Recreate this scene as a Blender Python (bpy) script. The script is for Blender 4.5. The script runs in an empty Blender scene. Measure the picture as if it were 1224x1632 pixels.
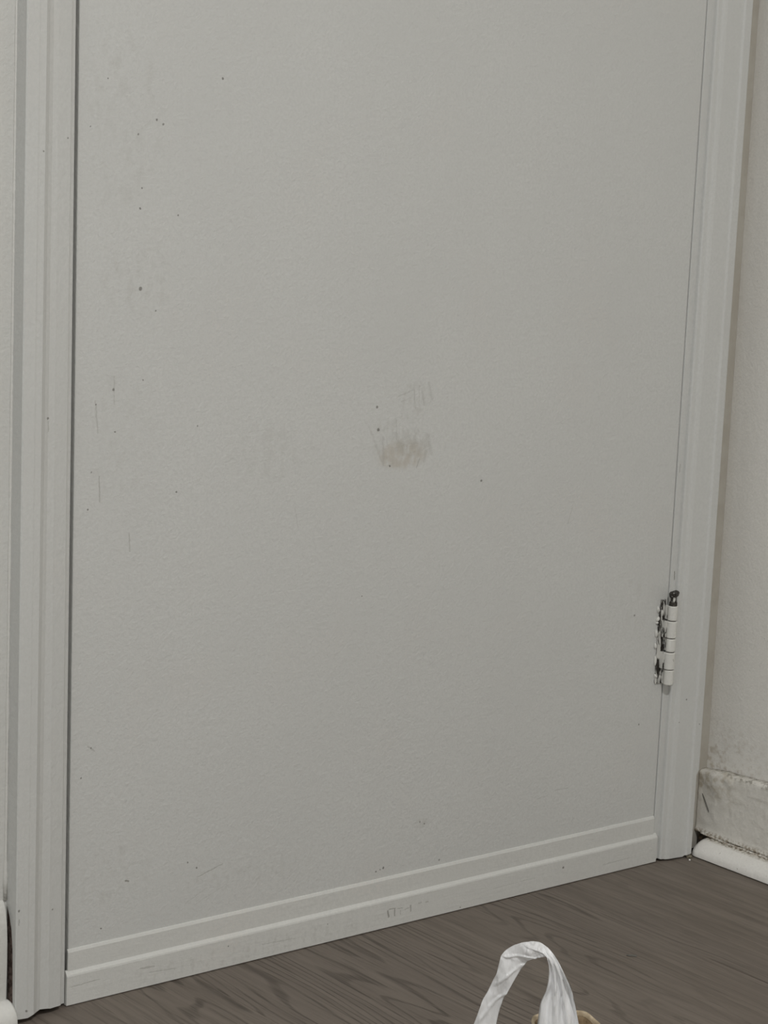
import bpy, bmesh, math, random
from mathutils import Vector, Matrix, noise

S = bpy.context.scene
COL = S.collection
random.seed(7)

# ------------------------------------------------------------------ camera
cam_d = bpy.data.cameras.new('camera')
cam = bpy.data.objects.new('camera', cam_d); COL.objects.link(cam)
R_ = Vector((0.778435, -0.626365, 0.041301)); U_ = Vector((0.081227, 0.165752, 0.982817)); F_ = Vector((0.622447, 0.761704, -0.179905))
M = Matrix((R_, U_, -F_)).transposed().to_4x4(); M.translation = Vector((-1.082181, -1.757441, 0.846111))
cam.matrix_world = M
cam_d.sensor_fit = 'VERTICAL'; cam_d.sensor_height = 24.0; cam_d.lens = 24.0 * 3763.8 / 1632
cam_d.clip_start = 0.02; cam_d.clip_end = 30
S.camera = cam

# ------------------------------------------------------------------ light
W = bpy.data.worlds.new('world'); S.world = W; W.use_nodes = True
W.node_tree.nodes['Background'].inputs[0].default_value = (0.9, 0.95, 1.0, 1)
W.node_tree.nodes['Background'].inputs[1].default_value = 0.15
LAMP_XYZ = (-0.58, -1.95, 2.415)
ld = bpy.data.lights.new('ceiling_lamp_light', 'AREA'); ld.shape = 'DISK'; ld.size = 0.20
ld.energy = 62.0; ld.color = (1.0, 0.995, 0.985)
lo = bpy.data.objects.new('ceiling_lamp_light', ld); COL.objects.link(lo)
lo.location = (LAMP_XYZ[0], LAMP_XYZ[1], 2.36)
# soft fill added at the unseen left wall to brighten left-facing surfaces
fd = bpy.data.lights.new('side_fill', 'AREA'); fd.shape = 'RECTANGLE'; fd.size = 1.5; fd.size_y = 1.5
fd.energy = 17.0; fd.color = (0.93, 0.98, 1.0)
fo = bpy.data.objects.new('side_fill', fd); COL.objects.link(fo)
fo.location = (-2.28, -1.50, 1.40); fo.rotation_euler = (0, math.radians(-90), 0)
vs = S.view_settings
vs.view_transform = 'Standard'; vs.look = 'None'; vs.gamma = 1.0; vs.use_curve_mapping = False
vs.exposure = -0.65

# ------------------------------------------------------------------ node helpers
class N:
    def __init__(s, name):
        s.m = bpy.data.materials.new(name); s.m.use_nodes = True
        s.t = s.m.node_tree; s.t.nodes.clear()
        s.out = s.t.nodes.new('ShaderNodeOutputMaterial')
        s.b = s.t.nodes.new('ShaderNodeBsdfPrincipled')
        s.t.links.new(s.b.outputs[0], s.out.inputs[0])
        tc = s.t.nodes.new('ShaderNodeTexCoord'); s.P = tc.outputs['Object']
    def L(s, a, b): s.t.links.new(a, b)
    def inp(s, sock, v):
        if isinstance(v, bpy.types.NodeSocket): s.L(v, sock)
        else: sock.default_value = v
    def math(s, op, a, b=None, c=None, clamp=False):
        n = s.t.nodes.new('ShaderNodeMath'); n.operation = op; n.use_clamp = clamp
        s.inp(n.inputs[0], a)
        if b is not None: s.inp(n.inputs[1], b)
        if c is not None: s.inp(n.inputs[2], c)
        return n.outputs[0]
    def vec(s, op, a, b=None, scale=None):
        n = s.t.nodes.new('ShaderNodeVectorMath'); n.operation = op
        s.inp(n.inputs[0], a)
        if b is not None: s.inp(n.inputs[1], b)
        if scale is not None: s.inp(n.inputs['Scale'], scale)
        return n.outputs['Value'] if op in ('DISTANCE', 'DOT_PRODUCT', 'LENGTH') else n.outputs[0]
    def noise(s, vec, scale, detail=3, rough=0.55, color=False):
        n = s.t.nodes.new('ShaderNodeTexNoise'); s.inp(n.inputs['Vector'], vec)
        n.inputs['Scale'].default_value = scale; n.inputs['Detail'].default_value = detail
        n.inputs['Roughness'].default_value = rough
        return n.outputs['Color'] if color else n.outputs[0]
    def step(s, v, a, b, lo=0.0, hi=1.0):
        n = s.t.nodes.new('ShaderNodeMapRange'); n.interpolation_type = 'SMOOTHSTEP'
        s.inp(n.inputs[0], v); n.inputs[1].default_value = a; n.inputs[2].default_value = b
        n.inputs[3].default_value = lo; n.inputs[4].default_value = hi
        return n.outputs[0]
    def mix(s, f, a, b):
        n = s.t.nodes.new('ShaderNodeMix'); n.data_type = 'RGBA'
        s.inp(n.inputs[0], f)
        s.inp(n.inputs[6], a if isinstance(a, bpy.types.NodeSocket) else (*a, 1))
        s.inp(n.inputs[7], b if isinstance(b, bpy.types.NodeSocket) else (*b, 1))
        return n.outputs[2]
    def sep(s, v):
        n = s.t.nodes.new('ShaderNodeSeparateXYZ'); s.L(v, n.inputs[0]); return n.outputs
    def bump(s, h, dist, strength=1.0, prev=None):
        n = s.t.nodes.new('ShaderNodeBump'); s.L(h, n.inputs['Height'])
        n.inputs['Distance'].default_value = dist; n.inputs['Strength'].default_value = strength
        if prev is not None: s.L(prev, n.inputs['Normal'])
        return n.outputs[0]
    def finish(s, col, rough, normal=None, spec=0.35):
        s.inp(s.b.inputs['Base Color'], col if isinstance(col, bpy.types.NodeSocket) else (*col, 1))
        s.inp(s.b.inputs['Roughness'], rough)
        s.b.inputs['Specular IOR Level'].default_value = spec
        if normal is not None: s.L(normal, s.b.inputs['Normal'])
        return s.m

def marks_mask(n, dots, strokes, P, soft=0.5):
    """small round nicks and thin scratches, at their own spots on the x-z face of a surface"""
    acc = None
    flat = n.vec('MULTIPLY', P, (1, 0, 1))
    for x, z, r in dots:
        d = n.vec('DISTANCE', flat, (x, 0, z))
        m = n.step(d, r * soft, r * 1.05, 1.0, 0.0)
        acc = m if acc is None else n.math('MAXIMUM', acc, m)
    acc2 = None
    for x0, z0, x1, z1, w, a in strokes:
        dx, dz = x1 - x0, z1 - z0; L = math.hypot(dx, dz) or 1e-6
        rel = n.vec('SUBTRACT', flat, (x0, 0, z0))
        t = n.vec('DOT_PRODUCT', rel, (dx / L, 0, dz / L))
        t = n.math('MINIMUM', n.math('MAXIMUM', t, 0.0), L)
        q = n.vec('SCALE', (dx / L, 0, dz / L), scale=t)
        d = n.vec('DISTANCE', rel, q)
        m = n.step(d, w * 0.2, w, a, 0.0)
        acc2 = m if acc2 is None else n.math('MAXIMUM', acc2, m)
    return acc, acc2

PAINT = (0.635, 0.636, 0.616)

def paint(name, base=PAINT, marks=None, streak=None, peel=1.0, specks=0.0, rough=0.42, grime=None):
    n = N(name); P = n.P
    col = n.mix(n.step(n.noise(P, 5, 3), 0.3, 0.7), tuple(c * 0.975 for c in base), tuple(c * 1.02 for c in base))
    warm = n.step(n.noise(P, 9, 2), 0.52, 0.75, 0, 0.45)
    col = n.mix(warm, col, (base[0] * 1.0, base[1] * 0.965, base[2] * 0.95))
    fine = n.noise(P, 330, 3, 0.6); mid = n.noise(P, 130, 2)
    col = n.mix(n.step(fine, 0.35, 0.65, 0, 1), tuple(c * 0.96 for c in base), col) if peel else col
    nrm = n.bump(fine, 0.0004 * peel, 1.0); nrm = n.bump(mid, 0.0006 * peel, 0.8, nrm)
    if streak:
        sv = n.vec('MULTIPLY', P, streak)
        st = n.noise(sv, 1.0, 4, 0.6)
        nrm = n.bump(st, 0.0003, 0.7, nrm)
        col = n.mix(n.step(st, 0.6, 0.85, 0, 0.07), col, (0.33, 0.32, 0.30))
    if specks:
        sp = n.math('MULTIPLY', n.step(n.noise(P, 420, 2), 0.69, 0.76), n.step(n.noise(P, 14, 2), 0.5, 0.68))
        col = n.mix(n.math('MULTIPLY', sp, specks), col, (0.20, 0.19, 0.17))
    if marks:
        dots, strokes, patches = marks
        wob = n.vec('SCALE', n.vec('SUBTRACT', n.noise(P, 260, 2, color=True), (0.5, 0.5, 0.5)), scale=0.0022)
        PW = n.vec('ADD', P, wob)
        a, b = marks_mask(n, dots, strokes, PW)
        for cx, cz, rx, rz, c, s, ns, lo in patches:
            rel = n.vec('MULTIPLY', n.vec('SUBTRACT', PW, (cx, 0, cz)), (1 / rx, 0, 1 / rz))
            m = n.step(n.vec('LENGTH', rel), 0.55, 1.05, s, 0.0)
            m = n.math('MULTIPLY', m, n.step(n.noise(n.vec('MULTIPLY', PW, (1.3, 1, 0.8)), ns, 3), lo, lo + 0.28))
            col = n.mix(m, col, c)
        if b is not None:
            col = n.mix(b, col, (0.30, 0.29, 0.265)); nrm = n.bump(b, -0.0003, 1.0, nrm)
        if a is not None:
            col = n.mix(n.math('MULTIPLY', a, 0.72), col, (0.13, 0.12, 0.105))
    if grime:
        col = grime(n, col)
    return n.finish(col, rough, nrm)

# ------------------------------------------------------------------ mesh helpers
def link(name, bm, mat, parent=None, smooth=False, bevel=0.0, seg=2, angle=0.6):
    bmesh.ops.recalc_face_normals(bm, faces=bm.faces)
    me = bpy.data.meshes.new(name); bm.to_mesh(me); bm.free()
    me.materials.append(mat)
    o = bpy.data.objects.new(name, me); COL.objects.link(o)
    if parent: o.parent = parent
    if smooth:
        for p in me.polygons: p.use_smooth = True
        me.set_sharp_from_angle(angle=angle) if smooth == 'auto' else None
    if bevel:
        m = o.modifiers.new('bevel', 'BEVEL'); m.width = bevel; m.segments = seg; m.limit_method = 'ANGLE'
    return o
def box(bm, x0, x1, y0, y1, z0, z1):
    vs_ = [bm.verts.new((x, y, z)) for z in (z0, z1) for y in (y0, y1) for x in (x0, x1)]
    for f in ((0, 1, 3, 2), (4, 6, 7, 5), (0, 4, 5, 1), (2, 3, 7, 6), (0, 2, 6, 4), (1, 5, 7, 3)):
        bm.faces.new([vs_[i] for i in f])
def boxed(*a):
    bm = bmesh.new(); box(bm, *a); return bm
def loft(rings, cap=True, closed=True):
    bm = bmesh.new(); vr = [[bm.verts.new(p) for p in r] for r in rings]
    k = len(rings[0])
    for a, b in zip(vr, vr[1:]):
        for i in range(k if closed else k - 1):
            j = (i + 1) % k
            bm.faces.new((a[i], a[j], b[j], b[i]))
    if cap:
        bm.faces.new(vr[0][::-1]); bm.faces.new(vr[-1])
    return bm
def tag(o, label, cat, kind=None, group=None):
    o['label'] = label; o['category'] = cat
    if kind: o['kind'] = kind
    if group: o['group'] = group
    return o
def empty(name, loc=(0, 0, 0)):
    o = bpy.data.objects.new(name, None); o.location = loc; o.empty_display_size = 0.05; COL.objects.link(o); return o

# ------------------------------------------------------------------ materials
DOTS = [(0.3399,0.5351,0.0016),(0.3426,0.5129,0.0019),(0.3586,0.4761,0.0014),(0.4788,0.4529,0.0017),(0.0397,0.5670,0.0017),(0.0419,0.5293,0.0012),(0.0218,0.5545,0.0010),(0.0656,0.6557,0.0022),(0.0821,0.6358,0.0010),(0.1476,0.8413,0.0015),(0.0786,0.8033,0.0013),(0.0853,0.7997,0.0013),(0.0594,0.7905,0.0010),(0.0274,0.8374,0.0010),(0.0107,0.7965,0.0009),(0.0645,0.7438,0.0010),(0.0631,0.7263,0.0014),(0.1036,0.7202,0.0012),(0.1092,0.4698,0.0013),(0.1307,0.5291,0.0011),(0.0155,0.4613,0.0010),(0.0186,0.4943,0.0009),(0.0705,0.5740,0.0010),(0.7094,0.2877,0.0012),(0.7267,0.1631,0.0013),(0.0136,0.2145,0.0010),(0.1329,0.1128,0.0011),(0.1432,0.1059,0.0012),(0.0383,0.0665,0.0013),(0.4467,0.0591,0.0012),(0.4181,0.1044,0.0012),(0.4241,0.1014,0.0011),(0.3630,0.0617,0.0014),(0.3686,0.0627,0.0011),(0.3727,0.0637,0.0014),(0.3307,0.3494,0.0010),(0.0236,0.2412,0.0009)]
STROKES = [(0.0203,0.2429,0.0270,0.2378,.0012,.4),(0.0211,0.5574,0.0243,0.5293,.0011,.32),(0.0265,0.4898,0.0277,0.4671,.0009,.45),(0.0401,0.5787,0.0408,0.5538,.0008,.25),(0.0595,0.4358,0.0606,0.4185,.0009,.35),(0.1449,0.0963,0.1736,0.1041,.0007,.4),(0.1314,0.0727,0.1562,0.0836,.0007,.16),(0.1422,0.0694,0.1780,0.0826,.0007,.14),(0.3308,0.5167,0.3499,0.4785,.0018,.14),(0.3490,0.5050,0.3505,0.4780,.0020,.20),(0.6025,0.3978,0.6076,0.4141,.0007,.25),(0.3649,0.5208,0.3659,0.5022,.0011,.18),(0.3854,0.5506,0.3880,0.5319,.0010,.25),(0.3950,0.5501,0.3991,0.5344,.0014,.18),(0.3660,0.5442,0.3839,0.5494,.0010,.22),(0.3820,0.5420,0.3700,0.5390,.0010,.16),(0.3920,0.5540,0.3925,0.5340,.0008,.14),(0.4040,0.5559,0.4090,0.5390,.0022,.16),(0.3960,0.4800,0.3930,0.4724,.0016,.34),(0.4060,0.5040,0.4110,0.4850,.0030,.18),(0.4040,0.4880,0.4020,0.4780,.0022,.22),(0.2449,0.4437,0.2494,0.4251,.0007,.2),(0.6053,0.1073,0.6245,0.1073,.0006,.25),(0.5800,0.1020,0.5950,0.1035,.0006,.22),(0.0640,0.1074,0.0672,0.1066,.0013,.85)]
TAN = (0.50, 0.455, 0.39); GREY = (0.44, 0.43, 0.395)
PATCH = [(0.374,0.4865,0.036,0.017,TAN,0.62,95,0.30),(0.387,0.497,0.030,0.016,GREY,0.40,110,0.36),(0.366,0.503,0.038,0.030,GREY,0.30,120,0.42),
         (0.388,0.541,0.026,0.022,GREY,0.26,150,0.42),(0.2132,0.4999,0.060,0.035,GREY,0.16,60,0.40),(0.0456,0.80,0.05,0.10,GREY,0.22,70,0.45),
         (0.0625,0.664,0.045,0.04,GREY,0.26,90,0.45),(0.045,0.52,0.05,0.08,GREY,0.16,90,0.45),(0.6976,0.3036,0.05,0.05,GREY,0.14,90,0.45),
         (0.05,0.115,0.05,0.04,GREY,0.26,110,0.45),(0.2,0.09,0.09,0.02,GREY,0.22,140,0.45),(0.42,0.103,0.012,0.006,GREY,0.35,250,0.35)]
m_door = paint('door_paint', marks=(DOTS, STROKES, PATCH), specks=0.4)
KD = [(0.30,0.020,0.0008),(0.18,0.022,0.0009),(0.62,0.020,0.0016),(0.475,0.0035,0.0009)]
KS = [(0.3775,0.0185,0.3785,0.0120,.0016,.85),(0.3790,0.0195,0.3870,0.0195,.0009,.55),(0.3862,0.0190,0.3868,0.0120,.0013,.75),(0.3900,0.0185,0.3960,0.0180,.0008,.35),(0.3935,0.0160,0.3945,0.0115,.0009,.35),(0.4000,0.0155,0.4050,0.0165,.0009,.35),(0.4072,0.0180,0.4078,0.0125,.0015,.65),(0.418,0.0190,0.421,0.0190,.0016,.35),(0.428,0.0182,0.430,0.0182,.0016,.40),
      (0.005,0.018,0.035,0.0195,.0007,.35),(0.08,0.020,0.095,0.019,.0014,.35),(0.09,0.014,0.12,0.012,.0010,.25),(0.22,0.015,0.26,0.013,.0008,.22),(0.52,0.015,0.58,0.016,.0006,.2),(0.68,0.012,0.72,0.013,.0007,.2)]
m_kick = paint('kick_strip_paint', base=(0.68, 0.677, 0.648), marks=(KD, KS, [(0.2,0.012,0.2,0.012,GREY,0.3,160,0.45)]), streak=(30, 100, 420), peel=0.6, rough=0.36)
CD = [(-0.0343,0.5471,0.0016),(-0.0456,0.7753,0.0010),(-0.0171,0.7863,0.0011),(-0.0500,0.0120,0.0015),(-0.0205,0.1000,0.0010),(-0.0590,0.108,0.0014)]
CS = [(-0.0335,0.544,-0.0330,0.536,.0009,.4),(-0.0590,0.100,-0.0590,0.095,.0009,.6)]
m_casing_l = paint('left_casing_paint', marks=(CD, CS, []), streak=(260, 260, 5), peel=0.7)
RD = [(0.7089,0.9329,0.0012),(0.790,0.185,0.0012),(0.781,0.160,0.0010),(0.8100,0.155,0.0009)]
RS = [(0.7662,0.3307,0.7668,0.3220,.0011,.95),(0.7640,0.450,0.7640,0.441,.0008,.6)]
m_casing_r = paint('right_casing_paint', marks=(RD, RS, []), streak=(260, 260, 5), peel=0.7)
m_wall = paint('wall_paint', base=(0.655, 0.65, 0.62), peel=1.1, specks=0.15, rough=0.55)
m_ceiling = paint('ceiling_paint', base=(0.74, 0.735, 0.71), peel=1.5, rough=0.7)

def wall_grime(n, col):
    x, y, z = n.sep(n.P)
    near = n.math('MULTIPLY', n.step(z, 0.10, 0.17, 1.0, 0.0), n.step(y, -0.10, -0.02, 0.15, 1.0))
    m = n.math('MULTIPLY', near, n.step(n.noise(n.P, 130, 4), 0.46, 0.72, 0, 0.6))
    return n.mix(m, col, (0.42, 0.35, 0.26))
m_wall_r = paint('right_wall_paint', base=(0.80, 0.78, 0.735), peel=1.0, specks=0.6, rough=0.55, grime=wall_grime)

def base_grime(n, col):
    x, y, z = n.sep(n.P)
    # streaky wear over the board
    v = n.vec('MULTIPLY', n.P, (40, 28, 190))
    col = n.mix(n.step(n.noise(v, 1.0, 4), 0.58, 0.75, 0, 0.30), col, (0.36, 0.33, 0.27))
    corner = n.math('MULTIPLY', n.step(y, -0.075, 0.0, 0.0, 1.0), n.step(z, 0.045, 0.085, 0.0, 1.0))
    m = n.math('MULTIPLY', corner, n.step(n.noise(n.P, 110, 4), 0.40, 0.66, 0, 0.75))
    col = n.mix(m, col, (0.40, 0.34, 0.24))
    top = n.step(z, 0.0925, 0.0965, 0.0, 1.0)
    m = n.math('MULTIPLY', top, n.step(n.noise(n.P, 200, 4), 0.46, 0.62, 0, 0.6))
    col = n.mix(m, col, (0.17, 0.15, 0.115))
    bot = n.step(z, 0.0225, 0.0275, 1.0, 0.0)
    m = n.math('MULTIPLY', bot, n.step(n.noise(n.P, 320, 3), 0.40, 0.62, 0, 0.8))
    return n.mix(m, col, (0.26, 0.20, 0.13))
m_base = paint('right_baseboard_paint', base=(0.745, 0.72, 0.665), peel=0.9, grime=base_grime)

def quarter_grime(n, col):
    x, y, z = n.sep(n.P)
    up = n.step(n.math('ADD', z, n.math('MULTIPLY', x, 0.45)), 0.3895, 0.3945, 0.0, 1.0)
    m = n.math('MULTIPLY', up, n.step(n.noise(n.P, 330, 4), 0.42, 0.62, 0, 1.0))
    m2 = n.math('MULTIPLY', up, 0.35)
    col = n.mix(m2, col, (0.48, 0.40, 0.28))
    col = n.mix(m, col, (0.16, 0.13, 0.085))
    sp = n.math('MULTIPLY', n.step(n.noise(n.P, 300, 2), 0.70, 0.75), 0.6)
    return n.mix(sp, col, (0.28, 0.23, 0.17))
m_quarter_r = paint('right_quarter_round_paint', base=(0.86, 0.84, 0.80), peel=0.9, grime=quarter_grime, rough=0.33)
m_quarter_l = paint('left_quarter_round_paint', base=(0.76, 0.75, 0.715), peel=1.0, rough=0.35)
m_base_l = paint('left_baseboard_paint', base=(0.68, 0.67, 0.635), peel=1.2)

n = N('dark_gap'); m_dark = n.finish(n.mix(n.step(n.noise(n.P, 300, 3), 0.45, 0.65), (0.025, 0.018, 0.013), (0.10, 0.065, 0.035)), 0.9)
n = N('subfloor'); m_sub = n.finish((0.03, 0.026, 0.022), 0.9)

def chipped(name, lo):
    n = N(name); P = n.P
    v = n.vec('MULTIPLY', P, (1.2, 1, 0.22))
    ch = n.step(n.noise(v, 260, 4, 0.65), lo, lo + .05)
    col = n.mix(ch, (0.035, 0.031, 0.026), (0.66, 0.65, 0.61))
    nrm = n.bump(ch, 0.0006, 1.0)
    return n.finish(col, 0.45, nrm)
m_chip = chipped('chipped_hinge_paint', .47); m_wrap = chipped('worn_hinge_paint', .43); m_head = chipped('bare_pin_head', .56)
n = N('dark_steel'); n.b.inputs['Metallic'].default_value = 0.5
m_steel = n.finish(n.mix(n.step(n.noise(n.P, 500, 3), 0.4, 0.6), (0.03, 0.026, 0.022), (0.07, 0.062, 0.052)), 0.5)
def knuckle_mat():
    n = N('painted_knuckle'); P = n.P
    m = n.step(n.noise(n.vec('MULTIPLY', P, (1, 1, 0.4)), 260, 3), 0.64, 0.72, 0, 0.5)
    col = n.mix(m, (0.70, 0.69, 0.65), (0.2, 0.19, 0.17))
    return n.finish(col, 0.35, n.bump(n.noise(P, 300, 3), 0.0006))
m_knuckle = knuckle_mat()

def floor_mat():
    n = N('grey_brown_oak_laminate'); P = n.P
    oi = n.t.nodes.new('ShaderNodeObjectInfo'); rnd = oi.outputs['Random']
    off = n.t.nodes.new('ShaderNodeCombineXYZ'); n.L(n.math('MULTIPLY', rnd, 3.7), off.inputs[0]); n.L(n.math('MULTIPLY', rnd, 11.3), off.inputs[1]); n.L(n.math('MULTIPLY', rnd, 23.0), off.inputs[2])
    Q = n.vec('ADD', P, off.outputs[0])
    # flat-sawn figure: contours of a field drawn out along the board
    w = n.vec('MULTIPLY', Q, (9.0, 1.05, 1))
    f = n.noise(w, 1.0, 2, 0.4)
    f = n.math('ADD', f, n.math('MULTIPLY', n.noise(n.vec('MULTIPLY', Q, (26, 3.5, 1)), 1.0, 2), 0.10))
    ring = n.math('SINE', n.math('MULTIPLY', f, 190.0))
    ringm = n.step(ring, 0.5, 1.0)
    amt = n.step(n.noise(n.vec('MULTIPLY', Q, (7, 1.6, 1)), 1.0, 2), 0.40, 0.60, 0.25, 1.0)
    fib = n.noise(n.vec('MULTIPLY', Q, (420, 14, 1)), 1.0, 3, 0.65)
    fib2 = n.noise(n.vec('MULTIPLY', Q, (120, 5, 1)), 1.0, 3, 0.6)
    base = n.mix(n.step(fib2, 0.3, 0.7), (0.150, 0.124, 0.102), (0.198, 0.167, 0.139))
    base = n.mix(n.step(n.noise(n.vec('MULTIPLY', Q, (6, 1.5, 1)), 1.0, 2), 0.35, 0.7, 0, 0.4), base, (0.165, 0.138, 0.118))
    fm = n.step(fib, 0.52, 0.72, 0, 0.5)
    col = n.mix(fm, base, (0.072, 0.058, 0.046))
    rm = n.math('MULTIPLY', n.math('MULTIPLY', ringm, amt), n.step(fib, 0.30, 0.6, 0.35, 0.9))
    col = n.mix(n.math('MULTIPLY', rm, 0.70), col, (0.050, 0.039, 0.031))
    lt = n.math('MULTIPLY', n.step(n.noise(n.vec('MULTIPLY', Q, (260, 9, 1)), 1.0, 2), 0.62, 0.75), 0.25)
    col = n.mix(lt, col, (0.23, 0.20, 0.175))
    h = n.math('ADD', n.math('MULTIPLY', fm, -1.0), n.math('MULTIPLY', rm, -0.8))
    return n.finish(col, 0.5, n.bump(h, 0.00025, 0.9), spec=0.3)
m_floor = floor_mat()

def bag_mat():
    n = N('white_plastic_film'); P = n.P
    n.b.inputs['Base Color'].default_value = (0.97, 0.97, 0.975, 1); n.b.inputs['Roughness'].default_value = 0.32
    n.b.inputs['Specular IOR Level'].default_value = 0.9
    nr = n.bump(n.noise(n.vec('MULTIPLY', P, (1, 1, 0.16)), 150, 3, 0.55), 0.0035, 1.0)
    n.L(nr, n.b.inputs['Normal'])
    tr = n.t.nodes.new('ShaderNodeBsdfTranslucent'); tr.inputs[0].default_value = (0.8, 0.8, 0.82, 1)
    tp = n.t.nodes.new('ShaderNodeBsdfTransparent')
    mx = n.t.nodes.new('ShaderNodeMixShader'); mx.inputs[0].default_value = 0.06
    n.L(n.b.outputs[0], mx.inputs[1]); n.L(tr.outputs[0], mx.inputs[2])
    mx2 = n.t.nodes.new('ShaderNodeMixShader')
    a = n.vec('DOT_PRODUCT', n.vec('SUBTRACT', P, (.188, -.462, 0)), (.7743, -.6327, 0))   # single film on one side of the loop, bunched on the other
    single = n.step(a, -.030, -.014, 0.30, 0.0)
    n.L(n.math('ADD', single, n.step(n.noise(P, 60, 2), 0.3, 0.7, 0.0, 0.06)), mx2.inputs[0])
    n.L(mx.outputs[0], mx2.inputs[1]); n.L(tp.outputs[0], mx2.inputs[2])
    n.L(mx2.outputs[0], n.out.inputs[0])
    return n.m
m_bag = bag_mat()
n = N('kraft_paper'); f = n.noise(n.P, 120, 4)
m_kraft = n.finish(n.mix(n.step(f, 0.35, 0.65), (0.20, 0.14, 0.08), (0.33, 0.245, 0.15)), 0.8, n.bump(n.noise(n.P, 90, 4), 0.002))
n = N('kraft_rim'); m_rim = n.finish(n.mix(n.step(n.noise(n.P, 150, 3), 0.35, 0.65), (0.44, 0.35, 0.235), (0.60, 0.50, 0.36)), 0.75)

# ------------------------------------------------------------------ room shell
XR, XL, YF, H = 0.851, -2.30, -3.20, 2.45
def wall(name, a, mat, label):
    o = link(name, boxed(*a), mat); tag(o, label, 'wall', 'structure'); return o
bm = bmesh.new()
box(bm, XL, -0.0585, 0.0, 0.12, 0.0, H)                 # left of the doorway
box(bm, 0.828, XR, 0.0125, 0.12, 0.0, H); box(bm, 0.800, 0.828, 0.0095, 0.12, 0.0, H)                 # sliver between casing and corner
box(bm, -0.0585, 0.800, 0.004, 0.12, 2.05, H)           # over the door
wall_back = link('wall_back', bm, m_wall); tag(wall_back, 'off-white painted wall holding the door and its frame', 'wall', 'structure')
n = N('corner_shade_grime'); m_corner_shade = n.finish(n.mix(n.step(n.noise(n.P, 40, 3), .35, .65), (.47, .44, .385), (.51, .485, .43)), .7, n.bump(n.noise(n.P, 200, 3), .0005))  # corner shadow, with some grime, put into a darker brown colour
link('corner_shade_strip', boxed(.812, .8508, .0093, .0124, .0, H), m_corner_shade, wall_back)
wall('wall_right', (XR, XR + 0.10, YF, 0.12, 0, H), m_wall_r, 'off-white side wall meeting the hinge side of the door at the corner')
bm = bmesh.new()
box(bm, XL - .1, XL, YF, -2.3, 0, H); box(bm, XL - .1, XL, -.7, .12, 0, H)
box(bm, XL - .1, XL, -2.3, -.7, 0, .6); box(bm, XL - .1, XL, -2.3, -.7, 2.2, H)  # unseen opening, added to go with the side fill
wl = link('wall_left', bm, m_wall); tag(wl, 'off-white side wall with an opening added for the side fill light, far from the hinges', 'wall', 'structure')
bm = boxed(XL, XR, YF - 0.1, YF, 0, H)
wf = link('wall_front', bm, m_wall); tag(wf, 'plain off-white wall facing the door', 'wall', 'structure')
o = link('ceiling', boxed(XL - .1, XR + .1, YF - .1, 0.12, H, H + 0.08), m_ceiling); tag(o, 'plain white ceiling over the room', 'ceiling', 'structure')

# paint bead in the joint between left wall and casing
rings = []
for i in range(90):
    z = 0.114 + i * (2.05 - 0.114) / 89
    r = 0.0013 + 0.0005 * noise.noise(Vector((z * 40, 0, 0))) + 0.0004 * noise.noise(Vector((z * 130, 3, 0)))
    if i < 2: r += 0.0008
    rings.append([(-0.0632 + r * 1.1 * math.cos(t), -0.0002 + r * math.sin(t), z) for t in [2 * math.pi * k / 8 for k in range(8)]])
link('paint_bead', loft(rings), m_base_l, wall_back, smooth=True)

# floor: subfloor + individual laminate planks
fl = link('floor', boxed(XL - .1, XR + .1, YF - .1, 0.12, -0.05, -0.0085), m_sub)
tag(fl, 'grey-brown wood-look laminate floor in front of the door', 'floor', 'structure')
PW_, PL_ = 0.2283, 1.22
bm = boxed(-PW_ / 2 + .00012, PW_ / 2 - .00012, -PL_ / 2 + .00015, PL_ / 2 - .00015, -0.008, 0.0)
proto = link('floor_plank', bm, m_floor, fl, bevel=0.0005, seg=1)
first = True
for i in range(-11, 3):
    x = 0.1397 + (i + 0.5) * PW_
    top = 0.14 + 0.40 * ((i * 5) % 4) / 3
    for j in range(0, 4):
        y = top - (j + 0.5) * PL_
        if y + PL_ / 2 < YF - 0.05: continue
        o = proto if first else proto.copy()
        if not first: COL.objects.link(o)
        first = False
        o.location = (x, y, 0)

# ------------------------------------------------------------------ door
def zlev(f):
    return f
door_bm = bmesh.new()
def prism_x(bm, pts_lo, pts_hi):
    """prism between two polygons (lists of 3D points)"""
    a = [bm.verts.new(p) for p in pts_lo]; b = [bm.verts.new(p) for p in pts_hi]
    k = len(a)
    for i in range(k): bm.faces.new((a[i], a[(i + 1) % k], b[(i + 1) % k], b[i]))
    bm.faces.new(a[::-1]); bm.faces.new(b)
def dl(z): return 0.0039 - 0.0066 * z            # leading edge is slightly out of plumb
def dr(z): return 0.7597 + 0.0014 * z
prism_x(door_bm, [(dl(.004), 0, .004), (dr(.004), 0, .004), (dr(.004), .035, .004), (dl(.004), .035, .004)],
        [(dl(2.02), 0, 2.02), (dr(2.02), 0, 2.02), (dr(2.02), .035, 2.02), (dl(2.02), .035, 2.02)])
door = link('door_1', door_bm, m_door, bevel=0.0010)
tag(door, 'flat off-white painted door with a scuffed smear in its middle', 'door', 'structure')

def strip(name, x0, x1, prof, label):
    bm = bmesh.new(); prism_x(bm, [(x0, y, z) for y, z in prof], [(x1, y, z) for y, z in prof])
    o = link(name, bm, m_kick, door, bevel=0.0004, seg=2); o['label'] = label; return o
strip('bottom_strip', 0.0022, 0.7594, [(0.0005, .020), (-.0018, .020), (-.0020, .0508), (-.0008, .0536), (0.0005, .0538)], 'thin upper painted strip along the door foot')
strip('kick_strip', 0.0000, 0.7632, [(0.0005, .0008), (-.0043, .0008), (-.0046, .0285), (-.0042, .0300), (-.0014, .0336), (0.0005, .0338)], 'thick lower strip touching the floor, scratched')

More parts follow.
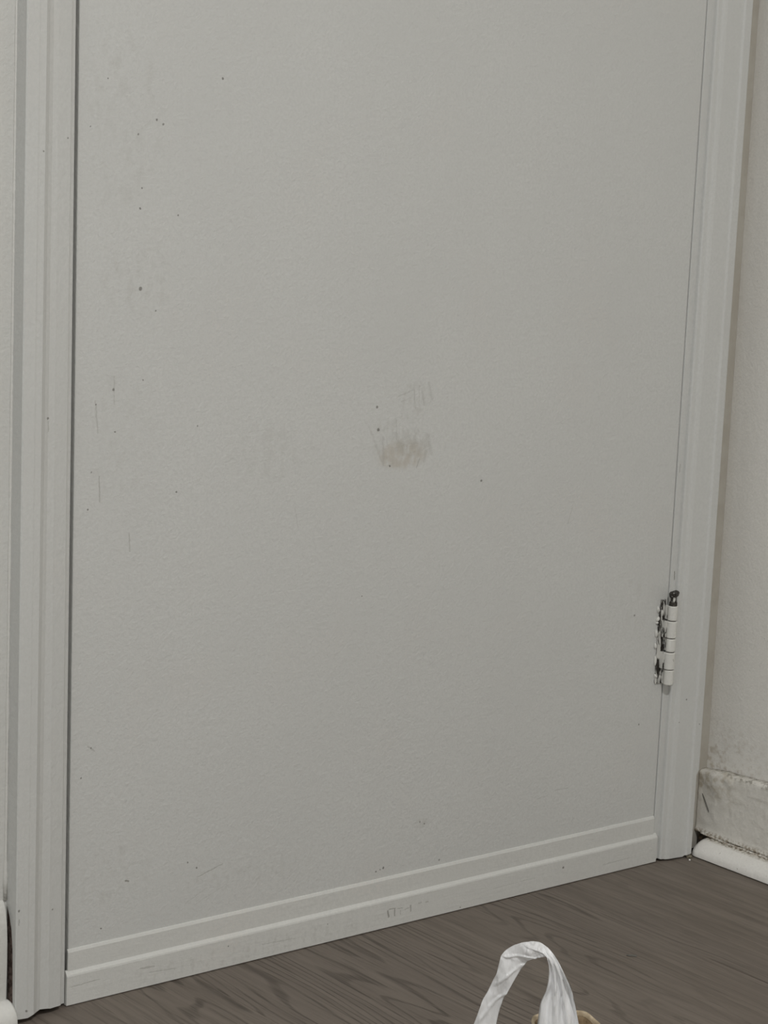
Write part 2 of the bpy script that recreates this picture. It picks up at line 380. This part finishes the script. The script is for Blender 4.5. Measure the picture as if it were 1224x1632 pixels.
# jambs behind the casings
def board(bm, x0b, x1b, x0t, x1t, y0, y1, z0, z1):
    prism_x(bm, [(x0b, y0, z0), (x1b, y0, z0), (x1b, y1, z0), (x0b, y1, z0)], [(x0t, y0, z1), (x1t, y0, z1), (x1t, y1, z1), (x0t, y1, z1)])
def jl(z): return -0.0009 - 0.0066 * z
bm = bmesh.new(); board(bm, -.0580, jl(0), -.0580, jl(2.03), -.0015, .11, .0030, 2.03)
box(bm, -.0185, .018, .0365, .11, .003, 2.02)
o = link('trim_1', bm, m_casing_l); tag(o, 'white jamb on the opening side of the door, beside the dark gap', 'door jamb', 'structure')
bm = bmesh.new()
board(bm, .7603, .7990, .7603 + .0014 * 2.03, .7990, -.0012, .11, .0026, 2.03)
o = link('trim_2', bm, m_casing_r, bevel=0.0006); tag(o, 'white jamb the hinge is fixed to', 'door jamb', 'structure')
bm = boxed(-.058, .799, -.0015, .11, 2.024, 2.048)
o = link('trim_3', bm, m_casing_r); tag(o, 'white head jamb above the door', 'door jamb', 'structure')
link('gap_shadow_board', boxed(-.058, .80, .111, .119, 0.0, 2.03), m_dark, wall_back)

# casings: moulded profile swept up the jamb
def casing(name, prof_b, prof_t, zb, mat, label, ztop=2.11):
    """prof: list of (x, y); zb: bottom z per profile point; slight lean between foot and head"""
    lv = [0, 0.02, 0.0955, 0.1015, 0.3, 0.9, ztop]
    rings = []
    for z in lv:
        t = z / 0.94
        r = []
        for i, ((xb, yb), (xt, yt)) in enumerate(zip(prof_b, prof_t)):
            x = xb + (xt - xb) * t
            if name == 'trim_5' and z <= 0.096 and i in NOTCH: x -= 0.0032
            zz = zb[i] if z == 0 else z
            r.append((x, yb + (yt - yb) * t, zz))
        rings.append(r)
    o = link(name, loft(rings), mat, bevel=0.0006, seg=2)
    tag(o, label, 'door casing', 'structure'); return o
PL = [(-.0616, 0), (-.0616, -.0170), (-.0606, -.0180), (-.0500, -.0181), (-.0485, -.0178), (-.0425, -.0176), (-.0370, -.0135), (-.0325, -.0118), (-.0235, -.0116), (-.0212, -.0111), (-.0095, -.0090), (-.0080, -.0080), (-.0080, 0.0)]
PLt = [(x - (0.0018 if x < -.03 else 0.0058), y) for x, y in PL]
zbl = [.0070, .0062, .0060, .0052, .0052, .0070, .0068, .0075, .0066, .0058, .0052, .0056, .0060]
casing('trim_4', PL, PLt, zbl, m_casing_l, 'moulded white casing on the opening side, with its ragged foot off the floor')
PR = [(.8150, 0.007), (.8150, -.0115), (.8140, -.0125), (.8040, -.0125), (.8020, -.0108), (.7990, -.0104), (.7800, -.0090), (.7765, -.0078), (.7750, -.0068), (.7735, -.0062), (.7690, -.0058), (.7680, -.0042), (.7675, 0.003)]
PRt = [(x + 0.0036, y) for x, y in PR]
zbr = [.0035, .0035, .0040, .0030, .0028, .0022, .0020, .0020, .0020, .0022, .0026, .0030, .0030]
NOTCH = (0, 1, 2)
# the outer edge has been cut back below the baseboard's top
casing('trim_5', PR, PRt, zbr, m_casing_r, 'moulded white casing on the hinge side, next to the corner')
bm = bmesh.new(); prism_x(bm, [(-.0634, y, 2.11 - .0 + dz) for y, dz in ((0, -.055), (-.009, -.055), (-.018, -.01), (-.018, .0), (0, .0))],
                          [(.815, y, 2.11 + dz) for y, dz in ((0, -.055), (-.009, -.055), (-.018, -.01), (-.018, .0), (0, .0))])
o = link('trim_6', bm, m_casing_l); tag(o, 'white head casing across the top of the door', 'door casing', 'structure')

# ------------------------------------------------------------------ baseboards and quarter rounds
# left (its end faces the casing): profile in (y, z)
prof = [(0.0, .0), (-.0068, .0), (-.0080, .020), (-.0090, .055), (-.0091, .078), (-.0082, .092), (-.0062, .103), (-.0036, .110), (-.0012, .1132), (0.0, .1140)]
bm = bmesh.new()
prism_x(bm, [(XL, y, z) for y, z in prof], [(-.0655, y, z) for y, z in prof])
o = link('baseboard_left', bm, m_base_l, smooth='auto'); tag(o, 'off-white baseboard with a rounded top, cut off short of the casing', 'baseboard', 'structure')
qr = [(0.0, .0006)]+ [(-.0075 - .0170 * math.sin(a), .0035 + .0195 * math.cos(a)) for a in [math.pi / 2 * k / 8 for k in range(9)]] + [(-.0245, .0008)]
qr = [(-.0068, .0008), (-.0068, .0228)] + qr[1:]
bm = bmesh.new(); xs = [XL, -.0700, -.0640, -.0620]
rings = []
for x, s in zip(xs, (1, 1, 1, .93)):
    rings.append([(x, -.0068 + (y + .0068) * s, .0008 + (z - .0008) * s) for y, z in qr])
o = link('trim_7', loft(rings), m_quarter_l, smooth='auto'); tag(o, 'glossy white quarter-round strip at the foot of the baseboard by the opening side', 'quarter round', 'structure')

n = N('casing_side_shade'); m_side_shade = n.finish(n.mix(n.step(n.noise(n.P, 200, 3), .4, .6), (.045, .028, .022), (.13, .095, .08)), .9)  # baseboard's shadow on the casing side, painted as a dark sliver
bm = bmesh.new(); pp = [(-.0020, .108), (-.0060, .1000), (-.0098, .088), (-.0118, .072), (-.0124, .050), (-.0130, .018), (-.0040, .018), (-.0040, .060)]
prism_x(bm, [(-.0620, y, z) for y, z in pp], [(-.0614, y, z) for y, z in pp])
link('side_shade_patch', bm, m_side_shade, o)
# right baseboard: worn board, its foot open above a dark cavity
def bx(y, z):
    """front face x of the board"""
    lip = -0.0016 * math.exp(-((z - .0225) / .0022) ** 2)
    lump = -0.0030 * math.exp(-(((y + .018) / .014) ** 2 + ((z - .083) / .012) ** 2)) - 0.0016 * math.exp(-(((y + .038) / .010) ** 2 + ((z - .090) / .006) ** 2))
    rough_ = 0.0007 * noise.noise(Vector((y * 90, z * 90, 1))) + 0.0005 * noise.noise(Vector((y * 240, z * 240, 5)))
    return 0.838 + lip + lump + rough_
ys = [0.0090 - 0.146 * i / 70 for i in range(71)] + [-.3, -.6, -1.2, -2.2, YF]
rings = []
for y in ys:
    top = 0.0955 + 0.0012 * noise.noise(Vector((y * 60, 2, 0))) + min(0.0045, max(0, -y) * .05) - 0.0025 * math.exp(-((y - .009) / .02) ** 2)
    zs = [.0212, .0222, .0235, .025, .03] + [.03 + (top - .004 - .03) * k / 26 for k in range(1, 27)]
    r = [(0.8505, y, .0212)] + [(bx(y, z), y, z) for z in zs]
    r += [(bx(y, top) + .0016, y, top - .001), (bx(y, top) + .0045, y, top), (0.8505, y, top + .0004)]
    rings.append(r)
o = link('baseboard_right', loft(rings), m_base, smooth=True)
tag(o, 'grimy off-white baseboard on the side wall, lumpy where it meets the corner', 'baseboard', 'structure')
bmc = bmesh.new(); box(bmc, .8380, .8506, YF, .0035, 0.0, .0206)
link('dark_cavity', bmc, m_dark, o)
# thin layered caulk line below the board
rings = []
for i in range(60):
    y = -.002 - .16 * i / 59
    zc = .0198 + .0005 * noise.noise(Vector((y * 80, 0, 4))); xc = .8365 + .0006 * noise.noise(Vector((y * 60, 7, 4)))
    if i < 14: zc += (14 - i) * .00012
    rings.append([(xc + .0022 * math.cos(t), y, zc + .0010 * math.sin(t)) for t in [2 * math.pi * k / 8 for k in range(8)]])
link('caulk_line', loft(rings), m_base, o, smooth=True)
# old dirt line in the joint over the board
# scratch: a thin dark groove on the board
a = Vector((.838, .001, .0665)); b = Vector((.838, -.0105, .0475))
rings = []
for t in (0, .15, .5, .85, 1):
    p = a.lerp(b, t); r = .0013 if 0 < t < 1 else .0005
    px = bx(p.y, p.z) - .0005
    rings.append([(px + r * .5 * math.cos(k), p.y + r * math.sin(k) * .9, p.z + r * math.sin(k) * .5 ) for k in [2 * math.pi * j / 6 for j in range(6)]])
n = N('scratch_dark'); m_scr = n.finish((0.14, 0.135, 0.12), 0.8)
link('scratch', loft(rings), m_scr, o)

qp = [(math.sin(a_), math.cos(a_)) for a_ in [math.pi / 2 * k / 10 for k in range(11)]]
rings = []
endy = -.0065
for y, s in [(endy, .25), (endy - .0006, .50), (endy - .0018, .72), (endy - .0040, .88), (endy - .0075, .97), (endy - .012, 1.0)] + [(endy - .012 - .14 * k / 20, 1.0) for k in range(1, 21)] + [(-.4, 1), (-1, 1), (-2, 1), (YF, 1)]:
    jit = .0004 * noise.noise(Vector((y * 70, 0, 9)))
    cx = .8375
    r = [(cx - (.0240 + jit) * sn * (0.55 + 0.45 * s if s < 1 else 1), y, .0022 + (.0172 + jit) * cs * s) for sn, cs in qp]
    r = [(cx, y, .0008)] + r + [(r[-1][0], y, .0012)]
    rings.append(r)
o = link('trim_8', loft(rings), m_quarter_r, smooth='auto', angle=1.0)
tag(o, 'glossy white quarter-round strip on the floor by the corner, dirty along its top', 'quarter round', 'structure')

# ------------------------------------------------------------------ hinge (part of the door)
hz = empty('hinge', (0, 0, 0)); hz.parent = door; hz['label'] = 'paint-chipped butt hinge, lowest on the door edge'
HX, HY, HR = 0.7576, -0.0105, 0.0056
cuts = [0.2064, 0.2240, 0.2438, 0.2592, 0.2788, 0.2958]
def tube(r0, z0, z1, cx, cy, sq=1.0, nseg=20, jitter=0.0):
    rings = []
    for z, s in ((z0, .86), (z0 + .0010, 1), (z1 - .0010, 1), (z1, .86)):
        rings.append([(cx + r0 * s * math.cos(t) * (1 + jitter * noise.noise(Vector((math.cos(t), math.sin(t), z * 300)))), cy + r0 * s * sq * math.sin(t), z) for t in [2 * math.pi * k / nseg for k in range(nseg)]])
    return loft(rings)
for i in range(5):
    w = [1.0, 1.12, 0.98, 1.04, 0.98][i]
    cx = HX + [0.0002, -0.0002, 0.0003, 0.0, 0.0002][i]
    link('knuckle', tube(HR * w, cuts[i] + .0004, cuts[i + 1] - .0004, cx, HY, jitter=.05), m_knuckle, hz, smooth='auto')
link('pin', tube(HR * .78, .2068, .300, HX, HY), m_steel, hz, smooth='auto')
rings = []
for z, r, dx in ((.2995, .0036, 0), (.3020, .0030, 0), (.3045, .0034, .0002), (.3062, .0050, .0004), (.3095, .0056, .0005), (.3112, .0046, .0006), (.3122, .0020, .0006)):
    rings.append([(HX + dx + r * math.cos(t) * (1 + .18 * noise.noise(Vector((math.cos(t) * 2, math.sin(t) * 2, z * 200)))), HY + r * math.sin(t), z + .0008 * math.cos(t + 1)) for t in [2 * math.pi * k / 16 for k in range(16)]])
link('pin_head', loft(rings), m_head, hz, smooth='auto')
# leaf on the door side with ragged paint edge
pts = []
random.seed(3)
Z0, Z1 = .2070, .3010
left = []
for k in range(34):
    z = Z0 + (Z1 - Z0) * k / 33
    left.append((0.7462 + .0011 * noise.noise(Vector((z * 260, 0, 0))) + .0010 * noise.noise(Vector((z * 700, 2, 0))) + (.0022 * (k - 24) / 9 if k > 24 else 0), z))
bm = bmesh.new()
prism_x(bm, [(x, -.0016, z) for x, z in left] + [(.7562, -.0016, Z1), (.7562, -.0016, Z0)], [(x + .0004, .0002, z) for x, z in left] + [(.7562, .0002, Z1), (.7562, .0002, Z0)])
link('leaf', bm, m_chip, hz)
# wrap from leaf to the barrel
bm = bmesh.new()
for i, (z0, z1) in enumerate(zip(cuts, cuts[1:])):
    if i in (1, 3):
        box(bm, .7508, .7545, -.0085, -.0008, z0 + .0006, z1 - .0006)
    elif i in (0, 2, 4):
        box(bm, .7548, .7600, -.0080, -.0008, z0 + .0006, z1 - .0006)
link('leaf_wrap', bm, m_wrap, hz, bevel=.0006)
# flakes of thick old paint standing off the leaf edge
for (x, z, w, h, tilt) in ((.7448, .2905, .0014, .0075, .1), (.7452, .2800, .0016, .0060, -.5), (.7440, .2640, .0014, .0090, .05), (.7436, .2500, .0012, .0070, .0), (.7448, .2330, .0011, .0120, .0), (.7470, .2155, .0016, .0055, .25), (.7440, .2760, .0016, .0018, .6), (.7500, .2860, .0014, .0100, .02)):
    bm = bmesh.new(); rr = []
    for y, s in ((-.0004, 1.0), (-.0022, .8), (-.0030, .45)):
        rr.append([(x + s * (w * math.cos(t) * math.cos(tilt) - h * .5 * math.sin(t) * math.sin(tilt)), y, z + s * (w * math.cos(t) * math.sin(tilt) + h * .5 * math.sin(t) * math.cos(tilt))) for t in [2 * math.pi * k / 8 for k in range(8)]])
    link('paint_flake', loft(rr), m_knuckle, hz, smooth='auto')
# jamb-side leaf, painted over, flush
link('jamb_leaf', boxed(.7595, .7650, -.0022, -.0005, .2075, .2965), m_casing_r, hz, bevel=.0008)

# ------------------------------------------------------------------ plastic bag with its raised handle
C0 = Vector((.188, -.462, 0)); AX = Vector((.7743, -.6327, 0)); NX = Vector((.6327, .7743, 0))
def pt(a, d, z): return C0 + AX * a + NX * d + Vector((0, 0, z))
ST = [((-.088,.050),(-.060,.050)),((-.080,.078),(-.0575,.078)),((-.0740,.0977),(-.0553,.0986)),((-.0683,.1172),(-.0517,.1181)),((-.0631,.1272),(-.0473,.1286)),((-.0579,.1413),(-.0405,.1412)),
      ((-.0556,.1535),(-.0345,.1510)),((-.0531,.1593),(-.0313,.1550)),((-.0435,.1663),(-.0268,.1562)),((-.0337,.1698),(-.0222,.1572)),((-.0262,.1694),(-.0184,.1590)),((-.0178,.1648),(-.0176,.1560)),
      ((-.0099,.1565),(-.0156,.1475)),((-.0007,.1394),(-.0157,.1370)),((.0035,.1309),(-.0172,.1280)),((.0071,.1180),(-.0208,.1167)),((.0110,.1015),(-.0222,.1000)),((.0150,.080),(-.024,.080)),((.020,.050),(-.028,.050))]
def cr(p0, p1, p2, p3, t):
    return 0.5 * ((2 * p1) + (p2 - p0) * t + (2 * p0 - 5 * p1 + 4 * p2 - p3) * t * t + (3 * p1 - p0 - 3 * p2 + p3) * t ** 3)
NS, SUB = 26, 8
secs = []
K = len(ST)
for i in range(K - 1):
    q = [ST[max(0, min(K - 1, i + k))] for k in (-1, 0, 1, 2)]
    for s in range(SUB + (1 if i == K - 2 else 0)):
        t = s / SUB
        O = [cr(q[0][0][c], q[1][0][c], q[2][0][c], q[3][0][c], t) for c in (0, 1)]
        I = [cr(q[0][1][c], q[1][1][c], q[2][1][c], q[3][1][c], t) for c in (0, 1)]
        secs.append((i + t, O, I))
rings = []
for u, O, I in secs:
    rgt = max(0.0, min(1.0, (u - 10.5) / 3.5)); top = math.exp(-((u - 9.8) / 1.6) ** 2)
    width = math.hypot(O[0] - I[0], O[1] - I[1])
    ring = []
    def depth(s):
        left_f = .0018 * math.sin(2 * math.pi * (s * .55 + u * .30)) + .0016 * noise.noise(Vector((s * 2.5 + u, u * 1.1, 0))) + .0006 * noise.noise(Vector((s * 7 + u * 2, u * 2.5, 4))) - .0016 * max(0, 1 - abs((s - .15 - (u * .75) % 1.6 * .7)) / .16)
        w1 = s * 3.2 + .10 * math.sin(u * 1.3) + .22 * noise.noise(Vector((s * 2, u * .35, 7)))
        right_f = .0075 * (abs(math.sin(math.pi * w1)) ** .7 - .5) + .0022 * abs(math.sin(math.pi * (s * 7.3 + .3 + .1 * u))) + .0016 * noise.noise(Vector((s * 6, u * .5, 3)))
        return left_f * (1 - rgt) + right_f * rgt * min(1, width / .016) - .006 * top * (s - .35)
    M_ = NS
    for k in range(M_):
        s = k / (M_ - 1); th = (.0004 + .0015 * math.sin(math.pi * s) * (0.6 + rgt))
        ring.append((s, depth(s) - th))
    for k in range(M_ - 2, 0, -1):
        s = k / (M_ - 1); th = (.0004 + .0015 * math.sin(math.pi * s) * (0.6 + rgt))
        ring.append((s, depth(s) + th))
    rings.append([tuple(pt(O[0] + (I[0] - O[0]) * s, d, O[1] + (I[1] - O[1]) * s)) for s, d in ring])
bag = empty('plastic_bag', tuple(C0)); tag(bag, 'thin white plastic carrier bag with its loop handle standing up, on the laminate floor', 'bag')
hd = link('handle', loft(rings), m_bag, bag, smooth=True); hd.matrix_parent_inverse = Matrix.Translation(-C0)
rings = []
BC = (.0065, .042)
for z, r in ((.0012, .050), (.004, .066), (.012, .078), (.024, .083), (.038, .080), (.050, .070), (.058, .058), (.062, .049), (.060, .045), (.050, .044), (.012, .044), (.0040, .040)):
    if z > .01: z = .01 + (z - .01) * .8
    ring = []
    for k in range(72):
        t = 2 * math.pi * k / 72
        f = 1 + (.10 * noise.noise(Vector((math.cos(t) * 3, math.sin(t) * 3, z * 20))) + .03 * math.sin(t * 17 + z * 60)) * (1 if r > .0495 or z < .011 and r > .0445 else .05)
        ring.append(tuple(pt(BC[0] + r * f * math.cos(t) * 1.12, BC[1] + r * f * math.sin(t) * .9, z)))
    rings.append(ring)
bd = link('bag_body', loft(rings), m_bag, bag, smooth=True); bd.matrix_parent_inverse = Matrix.Translation(-C0)

# rolled kraft paper bundle standing in the bag
kb = empty('paper_bundle', tuple(pt(.0050, .042, 0))); tag(kb, 'round tan kraft paper bundle with an open crumpled top, standing inside the white bag', 'package')
def kring(r, z, wob=.0, zn=.0):
    out = []; r *= .95
    for k in range(64):
        t = 2 * math.pi * k / 64
        f = 1 + wob * noise.noise(Vector((math.cos(t) * 2.2, math.sin(t) * 2.2, 8)))
        out.append((r * f * math.cos(t), r * f * math.sin(t), z + zn * noise.noise(Vector((math.cos(t) * 1.8, math.sin(t) * 1.8, 2)))))
    return out
KZ = .0838
link('paper_wall', loft([kring(.026, .0045, .05), kring(.028, .02, .08), kring(.0285, .05, .08), kring(.0292, KZ - .002, .07, .003), kring(.0278, KZ - .002, .07, .003), kring(.0265, KZ - .008, .1, .003), kring(.025, .03, .1)]), m_kraft, kb, smooth=True)
link('rolled_rim', loft([kring(.0296, KZ - .0030, .07, .003), kring(.0304, KZ - .0010, .07, .003), kring(.0298, KZ + .0008, .07, .003), kring(.0286, KZ + .0010, .07, .003), kring(.0277, KZ - .0004, .07, .003), kring(.0274, KZ - .003, .07, .003)], cap=False), m_rim, kb, smooth=True)
bm = bmesh.new(); bmesh.ops.create_grid(bm, x_segments=36, y_segments=36, size=.0225)
for v in bm.verts:
    x, y = v.co.x, v.co.y
    rr = max(abs(x), abs(y)); ll = math.hypot(x, y)
    if ll > 1e-6: v.co.x *= rr / ll * 1.12; v.co.y *= rr / ll * 1.12
    v.co.z = KZ - .010 + .011 * abs(noise.noise(Vector((v.co.x * 55, v.co.y * 55, 1)))) + .004 * noise.noise(Vector((v.co.x * 140, v.co.y * 140, 4)))
cp = link('crumpled_paper', bm, m_kraft, kb, smooth=True)
sm = cp.modifiers.new('solid', 'SOLIDIFY'); sm.thickness = .0008

# ------------------------------------------------------------------ small debris
def crumb(name, loc, sx, sy, sz, rot, mat, label):
    bm = bmesh.new(); bmesh.ops.create_icosphere(bm, subdivisions=2, radius=1)
    for v in bm.verts:
        v.co *= 1 + .35 * noise.noise(v.co * 1.7 + Vector(loc) * 40)
        v.co = Vector((v.co.x * sx, v.co.y * sy, max(0, v.co.z + .5) * sz))
    o = link(name, bm, mat, smooth='auto'); o.location = loc; o.rotation_euler = (0, 0, rot)
    tag(o, label, 'debris'); return o
crumb('wood_splinter', (.5349, -.1969, .0001), .0055, .0011, .0012, -.75, m_scr, 'short dark sliver lying on the laminate between the bag handle and the corner')
crumb('paint_chip', (.8003, -.0205, .0001), .0016, .0012, .0012, .3, m_quarter_r, 'tiny white paint chip on the floor below the hinge-side casing')
n = N('corner_dust'); m_dust = n.finish(n.mix(n.step(n.noise(n.P, 900, 2), .4, .6), (.10, .085, .06), (.30, .27, .20)), .9)
crumb('dust_clump', (.8075, -.0125, .0001), .0050, .0035, .0018, .5, m_dust, 'little grey-tan clump of dust in the corner beside the quarter-round end')

# ------------------------------------------------------------------ ceiling lamp
lamp = empty('ceiling_lamp', (LAMP_XYZ[0], LAMP_XYZ[1], H)); tag(lamp, 'round white flush ceiling lamp above the door', 'lamp')
def disc(r0, z0, r1, z1):
    return [[(r * math.cos(t), r * math.sin(t), z) for t in [2 * math.pi * k / 40 for k in range(40)]] for r, z in ((r0, z0), (r1, z1))]
link('lamp_base', loft(disc(.15, 0, .14, -.025)), m_ceiling, lamp, smooth='auto')
n = N('lamp_glass'); n.b.inputs['Emission Color'].default_value = (1, .97, .9, 1); n.b.inputs['Emission Strength'].default_value = 1.5
m_glass = n.finish((.8, .8, .78), .4)
link('diffuser', loft(disc(.13, -.026, .12, -.050)), m_glass, lamp, smooth='auto')
